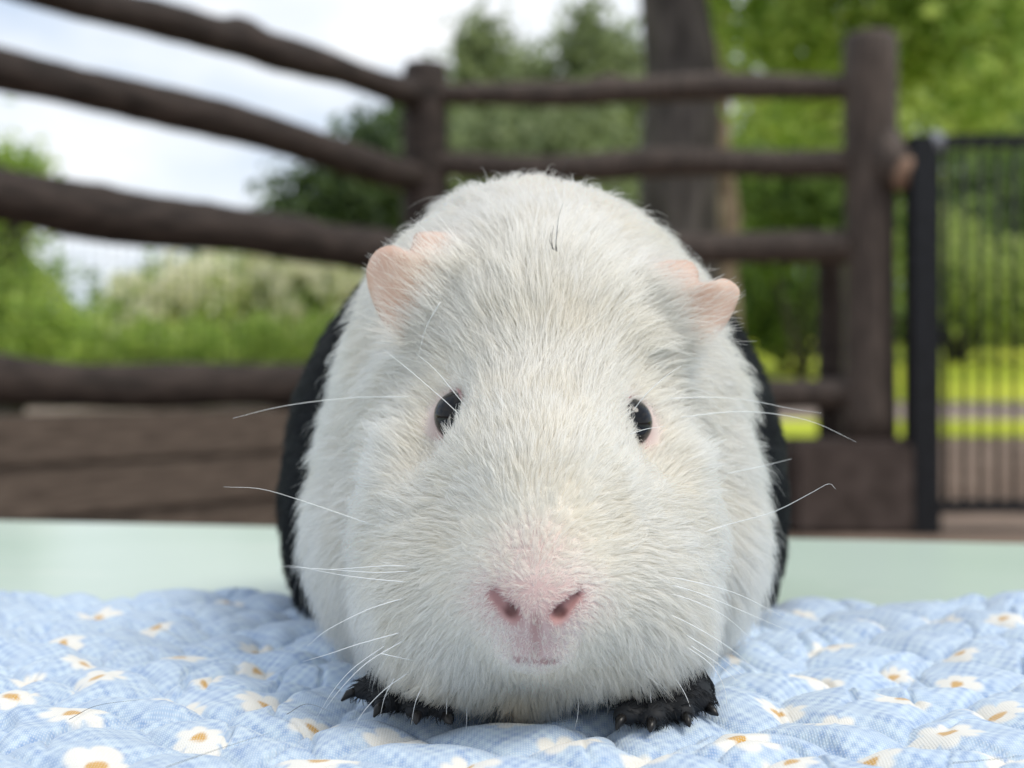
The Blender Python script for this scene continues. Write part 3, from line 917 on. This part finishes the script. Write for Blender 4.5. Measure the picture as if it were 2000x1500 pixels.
EARS = [dict(base=[(925, 500, .2985), (892, 525, .2960), (862, 560, .2950), (838, 612, .2945), (814, 662, .2975), (802, 696, .3040)],
             rim=[(872, 453, .3040), (836, 449, .3030), (809, 455, .3015), (803, 480, .3000), (793, 490, .2985), (766, 479, .2985), (732, 491, .2995), (713, 528, .3005), (722, 580, .2995), (748, 634, .2980), (776, 668, .2985), (798, 698, .3040)]),
        dict(base=[(1228, 535, .2985), (1260, 558, .2985), (1284, 592, .2985), (1302, 632, .2975), (1324, 668, .3000), (1340, 700, .3050)],
             rim=[(1300, 508, .3045), (1348, 507, .3030), (1366, 526, .3015), (1368, 549, .3000), (1384, 551, .2990), (1414, 544, .2990), (1440, 557, .3000), (1448, 576, .3010), (1430, 622, .3005), (1401, 658, .2995), (1368, 679, .3010), (1349, 703, .3050)])]
ear_samples = []
for E in EARS:
    nb, nv = 60, 14
    bs = spline([P(*q) for q in E['base']], nb); rs = spline([P(*q) for q in E['rim']], nb)
    front = []
    for i in range(nb):
        for j in range(nv):
            v = j / (nv - 1)
            p = bs[i].lerp(rs[i], v)
            p.y += -.0022 * math.sin(math.pi * v) + .0016 * math.sin(i / nb * 11) * v + .0012 * math.sin(4.2 * v + 2.5 * i / nb)
            if v > .8: p.y += .0022 * ((v - .8) / .2) ** 2
            if v < .15: p.y += .002 * (1 - v / .15)
            front.append(p)
    bm = bmesh.new()
    vs = [bm.verts.new(p) for p in front]
    for i in range(nb - 1):
        for j in range(nv - 1):
            bm.faces.new((vs[i * nv + j], vs[(i + 1) * nv + j], vs[(i + 1) * nv + j + 1], vs[i * nv + j + 1]))
    bm.normal_update()
    bmesh.ops.recalc_face_normals(bm, faces=bm.faces[:])
    bmesh.ops.solidify(bm, geom=bm.faces[:], thickness=.0006)
    me = bpy.data.meshes.new('ear'); bm.to_mesh(me); bm.free()
    link('ear', me, M['ear'], gp)
    ear_samples.append((bs, rs, front, nv))

# ------------------------------------------------------------------ claws
M['claw'] = noise_mat('claw_dark', (.006, .006, .006), (.022, .019, .018), 200, .3, 0)
for tt in toes:
    for a, b_ in tt:
        dr = (b_ - a); dr.z = min(dr.z, 0); dr.normalize()
        s0 = b_ + dr * .0014 + Vector((0, 0, .0006)); s1 = s0 + dr * .0022 + Vector((0, 0, -.0006)); s2 = s0 + dr * .0036 + Vector((0, 0, -.0020))
        for q in (s0, s1, s2): q.z = max(q.z, QT + .001)
        V, Fc = tube([s0, s1, s2], [.00115, .0009, .0002], 8)
        link('claw', mesh('claw', V, Fc), M['claw'], gp)

# ------------------------------------------------------------------ fur
NOSE = np.array(list(P(1046, 1175, .238)))
tri = np.concatenate([quads[:, [0, 1, 2]], quads[:, [0, 2, 3]]])
ta_, tb_, tc_ = vp[tri[:, 0]], vp[tri[:, 1]], vp[tri[:, 2]]
area = np.linalg.norm(np.cross(tb_ - ta_, tc_ - ta_), axis=1) / 2
cen = (ta_ + tb_ + tc_) / 3
def nostril_d(p):
    return np.minimum(np.minimum(*[cap(p, a, b_, .0004, .0010) for a, b_ in nost]), cap(p, P(1046, 1208, .2400), P(1046, 1282, .2428), .0000, .0002) * 2.2)
def sstep(a, b, x):
    u = np.clip((x - a) / (b - a), 0, 1); return u * u * (3 - 2 * u)
def fur_len(p):
    dn = np.linalg.norm(p - NOSE, axis=1)
    L_ = .0015 + .0064 * sstep(.007, .044, dn)                    # muzzle short, forehead longer
    L_ += .0045 * sstep(.035, .060, dn)                            # cheeks
    L_ += .0040 * sstep(.300, .335, p[:, 1])                       # shoulders
    chin = sstep(.445, .430, p[:, 2]) * sstep(.012, .030, dn)
    L_ += .0015 * chin
    for e in EYE:
        de = np.linalg.norm(p - np.array(list(e)), axis=1)
        L_ *= .38 + .62 * sstep(.0065, .0150, de)
    for c in (P(800, 560, .298), P(1370, 590, .300)):
        L_ *= .55 + .45 * sstep(.007, .016, np.linalg.norm(p - np.array(list(c)), axis=1))
    L_ = np.where(is_black(p), np.where(p[:, 1] < .33, .0022, .0110), L_)
    L_ = np.where(near(p, P(1046, 1240, .245), (.008, .014, .009)) < 1, np.minimum(L_, .0008), L_)
    L_ = np.where(near(p, P(1046, 1170, .243), (.0105, .012, .0060)) < 1, np.minimum(L_, .0011), L_)
    return L_
def flow(p, n):
    a = p - NOSE; dn = np.linalg.norm(a, axis=1)[:, None]; a = a / (dn + 1e-6)
    back = np.array([0, 1.0, 0])
    wb = sstep(.05, .09, dn)
    f = a * (1 - wb * .6) + back * (.25 + .5 * wb)
    low = sstep(.475, .430, p[:, 2])[:, None]
    f = f + np.array([0, 0, -1.0]) * (.10 + .55 * low + .35 * wb)
    f = f - (f * n).sum(1)[:, None] * n
    return f / (np.linalg.norm(f, axis=1)[:, None] + 1e-9)
nf1 = NoiseField(.014, 10, 201); nf2 = NoiseField(.006, 10, 202); nf3 = NoiseField(.030, 8, 203)

def strands(root, n, K, seed, lift_mu, len_mul=1.0, clump=.55, jit=.10, clump_step=.0014):
    r_ = np.random.default_rng(seed)
    N = len(root)
    f = flow(root, n)
    side = np.cross(n, f)
    ang = .20 * nf1(root) + .12 * nf2(root) + r_.normal(size=N) * jit
    f = f * np.cos(ang)[:, None] + side * np.sin(ang)[:, None]
    lift = np.clip(lift_mu + .10 * nf3(root) + r_.normal(size=N) * .11, .12, 1.2)
    Ls = fur_len(root) * len_mul * r_.uniform(.72, 1.15, N) * (1 + .10 * nf1(root + 3))
    s = np.linspace(0, 1, K)
    bend = r_.normal(size=N) * .10
    out = np.empty((N, K, 3))
    for k in range(K):
        q = s[k]
        along = np.cos(lift) * q + .12 * q * q
        upw = np.sin(lift) * q * (1 - .52 * q)
        sd_ = bend * q * q
        out[:, k] = root + Ls[:, None] * (f * along[:, None] + n * upw[:, None] + side * sd_[:, None])
        out[:, k, 2] -= Ls * .10 * q * q
    # strands gather into small tufts towards their tips
    clump_step = (clump_step * (1 + 1.3 * sstep(.295, .325, root[:, 1]) + .5 * sstep(.02, .05, np.linalg.norm(root - NOSE, axis=1))))
    clump_step = (np.round(clump_step / .0004) * .0004)[:, None]
    key = np.floor((root + .0007 * np.c_[nf2(root), nf2(root + 1), nf2(root + 2)]) / clump_step).astype(np.int64)
    hsh = (key[:, 0] * 73856093) ^ (key[:, 1] * 19349663) ^ (key[:, 2] * 83492791)
    _, first, inv = np.unique(hsh, return_index=True, return_inverse=True)
    lead = first[inv]
    cs = clump * r_.uniform(.35, 1.15, N)
    lo_ = out[lead]
    for k in range(1, K):
        w = (cs * s[k] ** 1.4)[:, None]
        out[:, k] = out[:, k] * (1 - w) + lo_[:, k] * w
    return out, Ls

def add_fur(name, pts, r0, r1, m):
    N, K, _ = pts.shape
    hc = bpy.data.hair_curves.new(name)
    hc.add_curves([K] * N)
    hc.attributes['position'].data.foreach_set('vector', pts.astype(np.float32).ravel())
    ra = hc.attributes.get('radius') or hc.attributes.new('radius', 'FLOAT', 'POINT')
    s = np.linspace(0, 1, K)
    prof = r0[:, None] * (1 - s[None] ** 1.5) + r1 * s[None] ** 1.5
    ra.data.foreach_set('value', prof.astype(np.float32).ravel())
    hc.materials.append(m)
    o = bpy.data.objects.new(name, hc)
    COL.objects.link(o)
    o.parent = gp
    o['kind'] = 'stuff'
    return o

def hair_mat(name, col, rough=.35, trans=.35, spec=.4, scat=0.0):
    m = bpy.data.materials.new(name); m.use_nodes = True
    t = m.node_tree; t.nodes.clear()
    o = t.nodes.new('ShaderNodeOutputMaterial')
    h = t.nodes.new('ShaderNodeBsdfPrincipled')
    hi = t.nodes.new('ShaderNodeHairInfo')
    r = t.nodes.new('ShaderNodeValToRGB')
    r.color_ramp.elements[0].position = 0.0; r.color_ramp.elements[0].color = (*[c * .74 for c in col], 1)
    r.color_ramp.elements[1].position = 0.8; r.color_ramp.elements[1].color = (*col, 1)
    t.links.new(hi.outputs['Random'], r.inputs['Fac'])
    tcn = t.nodes.new('ShaderNodeTexCoord'); nz = t.nodes.new('ShaderNodeTexNoise')
    nz.inputs['Scale'].default_value = 55; nz.inputs['Detail'].default_value = 3
    mxc = t.nodes.new('ShaderNodeMixRGB'); mxc.blend_type = 'MULTIPLY'; mxc.inputs['Color2'].default_value = (.97, .90, .76, 1)
    t.links.new(tcn.outputs['Object'], nz.inputs['Vector'])
    mr = t.nodes.new('ShaderNodeMapRange'); mr.inputs['From Min'].default_value = .45; mr.inputs['From Max'].default_value = .75
    mr.inputs['To Max'].default_value = .6
    t.links.new(nz.outputs['Fac'], mr.inputs['Value']); t.links.new(mr.outputs['Result'], mxc.inputs['Fac'])
    t.links.new(r.outputs['Color'], mxc.inputs['Color1'])
    r = mxc; t.links.new(r.outputs['Color'], h.inputs['Base Color'])
    h.inputs['Roughness'].default_value = rough
    h.inputs['Specular IOR Level'].default_value = spec
    tr = t.nodes.new('ShaderNodeBsdfTranslucent'); t.links.new(r.outputs['Color'], tr.inputs['Color'])
    ms = t.nodes.new('ShaderNodeMixShader'); ms.inputs['Fac'].default_value = trans
    t.links.new(h.outputs[0], ms.inputs[1]); t.links.new(tr.outputs[0], ms.inputs[2])
    hb = t.nodes.new('ShaderNodeBsdfHairPrincipled'); hb.parametrization = 'COLOR'
    hb.inputs['Roughness'].default_value = .4; hb.inputs['Radial Roughness'].default_value = .6
    t.links.new(r.outputs['Color'], hb.inputs['Color'])
    m2 = t.nodes.new('ShaderNodeMixShader'); m2.inputs['Fac'].default_value = scat
    t.links.new(ms.outputs[0], m2.inputs[1]); t.links.new(hb.outputs[0], m2.inputs[2])
    t.links.new(m2.outputs[0], o.inputs['Surface'])
    return m
M['white_hair'] = hair_mat('white_hair', (.95, .908, .805), .4, .35, .4, .72)
M['top_hair'] = hair_mat('top_hair', (.985, .95, .865), .35, .4, .5, .66)
M['black_hair'] = hair_mat('black_hair', (.010, .011, .013), .5, .1, .25)

def sample(weight, n, seed):
    r_ = np.random.default_rng(seed)
    w = area * weight; w = w / w.sum()
    ti = r_.choice(len(tri), n, p=w)
    u = r_.random(n); v = r_.random(n); fl2 = u + v > 1; u[fl2] = 1 - u[fl2]; v[fl2] = 1 - v[fl2]
    p = ta_[ti] + (tb_[ti] - ta_[ti]) * u[:, None] + (tc_[ti] - ta_[ti]) * v[:, None]
    a, b, c = N_[tri[ti, 0]], N_[tri[ti, 1]], N_[tri[ti, 2]]
    n_ = a * (1 - u - v)[:, None] + b * u[:, None] + c * v[:, None]
    n_ /= np.linalg.norm(n_, axis=1)[:, None] + 1e-9
    return p, n_
def bare(p):
    """1 where no hair grows"""
    k = np.ones(len(p))
    for e, sx in zip(EYE, (-1, 1)):
        q = p - np.array(list(e)) - np.array([sx * .0008, 0, -.0017])
        k *= sstep(.0056, .0066, np.linalg.norm(q, axis=1))
    k *= sstep(.0000, .0010, nostril_d(p))
    for a, b_ in MOUTH: k *= .25 + .75 * sstep(.0003, .0009, cap(p, a, b_, .0, .0))
    for e in NHOLE: k *= sstep(.0014, .0019, np.linalg.norm(p - np.array(list(e)), axis=1))
    return k
toC = -cen + np.array([0, 0, ZC]); toC /= np.linalg.norm(toC, axis=1)[:, None]
nc = np.cross(tb_ - ta_, tc_ - ta_); nc /= np.linalg.norm(nc, axis=1)[:, None] + 1e-12
facing = (nc * toC).sum(1)
blk_c = is_black(cen)
dens = np.where(facing > -.35, 1.0, .12)
dn_c = np.linalg.norm(cen - NOSE, axis=1)
dens = dens * (1 + .9 * sstep(.05, .012, dn_c))
dens = dens * bare(cen) * (1 - .25 * np.clip(pinkness(cen), 0, 1)) * (1 - .45 * sstep(1.12, .75, near(cen, P(1046, 1248, .244), (.0056, .014, .0048)))) * (1 - .45 * sstep(1.2, .7, near(cen, P(1046, 1175, .243), (.0105, .014, .0055))))
NW, NB = 190000, 60000
p, n_ = sample(np.where(blk_c, 0, dens), NW, 1)
ok = bare(p) > .5; p, n_ = p[ok], n_[ok]
st, Ls = strands(p, n_, 7, 11, .58, 1.0, .78, .075)
add_fur('white_fur', st, np.full(len(p), .000062), .000014, M['white_hair'])
p, n_ = sample(np.where(blk_c, 0, dens * (.25 + .75 * sstep(.012, .03, dn_c))), 52000, 21)
ok = bare(p) > .5; p, n_ = p[ok], n_[ok]
st, Ls = strands(p, n_, 8, 22, .52, 1.30, .75, .085)
add_fur('top_coat', st, np.full(len(p), .000075), .000016, M['top_hair'])
p, n_ = sample(np.where(blk_c, np.where(facing > -.35, 1, .25), 0), NB, 2)
st, Ls = strands(p, n_, 6, 12, .45, 1.0, .5, .10)
add_fur('black_fur', st, np.full(len(p), .00011), .00003, M['black_hair'])
# longer loose guard hairs standing out of the coat
p, n_ = sample(np.where(blk_c, 0, np.where(facing > -.35, 1, .1)) * sstep(.03, .06, dn_c) * bare(cen), 2800, 3)
st, Ls = strands(p, n_, 8, 13, .70, 1.3, .15, .20)
add_fur('guard_hair', st, np.full(len(p), .00005), .000012, M['white_hair'])
# down on the ears
ep, en, ef = [], [], []
r_ = np.random.default_rng(8)
allst = []
for bs, rs, front, nv in ear_samples:
    nb = len(bs)
    for k in range(700):
        i = r_.random() * (nb - 1.01); v = r_.random() ** 1.3 * .95
        i0 = int(i); a = i - i0
        b0 = bs[i0].lerp(bs[i0 + 1], a); q0 = rs[i0].lerp(rs[i0 + 1], a)
        j = min(int(v * (nv - 1)), nv - 2)
        p0 = front[i0 * nv + j]
        p0 = p0.lerp(front[min(i0 + 1, nb - 1) * nv + j + 1], r_.random())
        f = (q0 - b0).normalized() + Vector((r_.normal() * .25, r_.normal() * .15, r_.normal() * .25))
        ln_ = (.0042 * (1 - v) + .0016) * r_.uniform(.7, 1.3)
        allst.append([p0 + f * ln_ * s_ + Vector((0, -1, 0)) * (.0006 + ln_ * (.35 * s_ * (1 - .5 * s_))) for s_ in np.linspace(0, 1, 5)])
tufts = []
# longer hairs of the forehead sweeping over the root of each ear
for bs, rs, front, nv in ear_samples:
    nb = len(bs)
    for k in range(1500):
        i0 = int(r_.random() ** .8 * (nb - 2))
        b0, q0 = bs[i0], rs[i0]
        f = (q0 - b0); inw = (Vector((P(1046, 620, .29).x, 0, 0)) - Vector((b0.x, 0, 0))).normalized()
        st0 = b0 + inw * r_.uniform(-.001, .009) + Vector((0, -.0012 - .002 * r_.random(), r_.normal() * .0012))
        f = f.normalized() + Vector((r_.normal() * .18, -.28, r_.normal() * .2 + .1))
        ln_ = r_.uniform(.006, .0115)
        bend = Vector((r_.normal() * .0008, .0010, -.0016))
        tufts.append([st0 + f * ln_ * s_ + bend * s_ * s_ for s_ in np.linspace(0, 1, 5)])
allst = np.array([[list(q) for q in s_] for s_ in allst])
tufts = np.array([[list(q) for q in s_] for s_ in tufts])
add_fur('ear_tuft', tufts, np.full(len(tufts), .000075), .000016, M['top_hair'])
add_fur('ear_fur', allst, np.full(len(allst), .00004), .000012, M['white_hair'])

# ------------------------------------------------------------------ whiskers and shed hairs
m, t, b = mat('whisker_white')
b.inputs['Base Color'].default_value = (.86, .86, .84, 1); b.inputs['Roughness'].default_value = .35
M['whisker'] = m
m, t, b = mat('hair_dark')
b.inputs['Base Color'].default_value = (.03, .03, .03, 1); b.inputs['Roughness'].default_value = .4
M['dark_strand'] = m
def strand_mesh(name, pts, r0, m, parent=None, n=18):
    q = spline(pts, n)
    V, Fc = tube(q, [r0 * (1 - .75 * (k / (n - 1)) ** 1.3) for k in range(n)], 5)
    return link(name, mesh(name, V, Fc), m, parent)
WH = [[(800, 775, .288), (700, 776, .292), (600, 786, .290), (530, 798, .288), (455, 817, .285)],
      [(760, 1035, .274), (690, 1012, .278), (590, 978, .276), (510, 955, .272), (437, 951, .268)],
      [(860, 1110, .256), (760, 1105, .258), (640, 1112, .262), (560, 1104, .266)],
      [(850, 1112, .256), (740, 1118, .258), (640, 1112, .262), (540, 1106, .268)],
      [(840, 1140, .256), (740, 1132, .257), (660, 1122, .259), (580, 1106, .262)],
      [(800, 1165, .256), (720, 1190, .256), (640, 1230, .256), (600, 1262, .257)],
      [(780, 1236, .256), (700, 1258, .256), (640, 1278, .257), (592, 1292, .259)],
      [(790, 1250, .257), (720, 1292, .256), (670, 1340, .256), (632, 1388, .257)],
      [(750, 1262, .259), (690, 1305, .260), (650, 1350, .262), (620, 1400, .264)],
      [(800, 1312, .260), (750, 1348, .259), (710, 1390, .259), (690, 1425, .260)],
      [(770, 1325, .262), (752, 1360, .262), (742, 1400, .262)],
      [(830, 1330, .260), (812, 1370, .259), (803, 1415, .259)],
      [(880, 1325, .262), (873, 1370, .261), (872, 1412, .261)],
      [(915, 1350, .264), (912, 1390, .263), (910, 1440, .263)],
      [(742, 1276, .256), (770, 1282, .256), (806, 1290, .256)],
      [(1300, 778, .290), (1400, 776, .293), (1470, 783, .292), (1540, 797, .290), (1605, 807, .288)],
      [(1330, 815, .288), (1430, 804, .291), (1510, 808, .289), (1590, 825, .286), (1672, 863, .283)],
      [(1330, 1055, .273), (1420, 1025, .277), (1510, 1000, .276), (1580, 965, .273), (1618, 945, .271), (1632, 955, .270)],
      [(1420, 925, .290), (1490, 910, .290), (1546, 896, .290)],
      [(1270, 1120, .256), (1350, 1135, .257), (1440, 1160, .259), (1530, 1205, .262)],
      [(1260, 1135, .256), (1340, 1150, .256), (1430, 1185, .257), (1530, 1228, .260)],
      [(1250, 1150, .256), (1330, 1165, .256), (1410, 1200, .257), (1470, 1250, .259)],
      [(1260, 1180, .256), (1340, 1215, .256), (1420, 1262, .258), (1480, 1310, .261)],
      [(1350, 1262, .259), (1400, 1295, .258), (1440, 1330, .259)],
      [(1340, 1240, .258), (1400, 1278, .258), (1450, 1318, .260)],
      [(1340, 1262, .260), (1390, 1300, .259), (1415, 1345, .259), (1420, 1390, .260)],
      [(1310, 1310, .262), (1340, 1360, .261), (1360, 1420, .261)],
      [(1268, 1340, .261), (1272, 1385, .260), (1265, 1440, .260)],
      [(1130, 1360, .264), (1128, 1400, .263), (1118, 1440, .263)],
      [(915, 800, .271), (890, 770, .270), (850, 722, .270), (812, 690, .271)],
      [(900, 812, .270), (860, 775, .269), (790, 715, .271), (745, 680, .275)],
      [(1238, 800, .270), (1262, 770, .269), (1300, 735, .270), (1330, 715, .272)],
      [(1230, 848, .268), (1262, 838, .268), (1300, 832, .269)],
      [(860, 590, .280), (832, 640, .281), (816, 700, .282)],
      ]
for w_ in WH:
    strand_mesh('whisker', [P(*q) for q in w_], .000085, M['whisker'], gp)
for w_ in ([(1085, 490, .288), (1088, 450, .2885), (1092, 420, .290), (1100, 396, .292)], [(1079, 486, .288), (1078, 462, .2882), (1082, 440, .289)], [(1088, 492, .288), (1086, 470, .2882), (1090, 448, .289)], [(1082, 488, .288), (1074, 470, .2882), (1076, 452, .289)],
           [(1095, 360, .333), (1103, 325, .330), (1130, 288, .329)]):
    strand_mesh('dark_hair', [P(*q) for q in w_], .00009, M['dark_strand'], gp)
M['shed'] = M['dark_strand']
def on_q(px, py, h=.0022):
    x, y = q_at(px, py, QT + h); return Vector((x, y, QT + h))
SH = [([(135, 1405), (190, 1378), (275, 1366)], 'thin dark hair shed on the quilt near its left end, curved like a bow'),
      ([(325, 1498), (430, 1462), (525, 1432)], 'straight dark hair lying on the quilt at the lower left'),
      ([(310, 1225), (340, 1240), (365, 1248)], 'short pale hair lying on a far daisy at the left of the quilt'),
      ([(1860, 1490), (1930, 1484), (1998, 1476)], 'fine hair lying across the quilt at its lower right corner'),
      ([(560, 1395), (600, 1375), (650, 1392)], 'curled hair lying on the quilt in front of the left paw')]
for pp, lab in SH:
    o = strand_mesh('loose_hair', [on_q(*q) for q in pp], .00006, M['shed'])
    tag(o, lab, 'loose hair', 'hairs shed on the quilt')
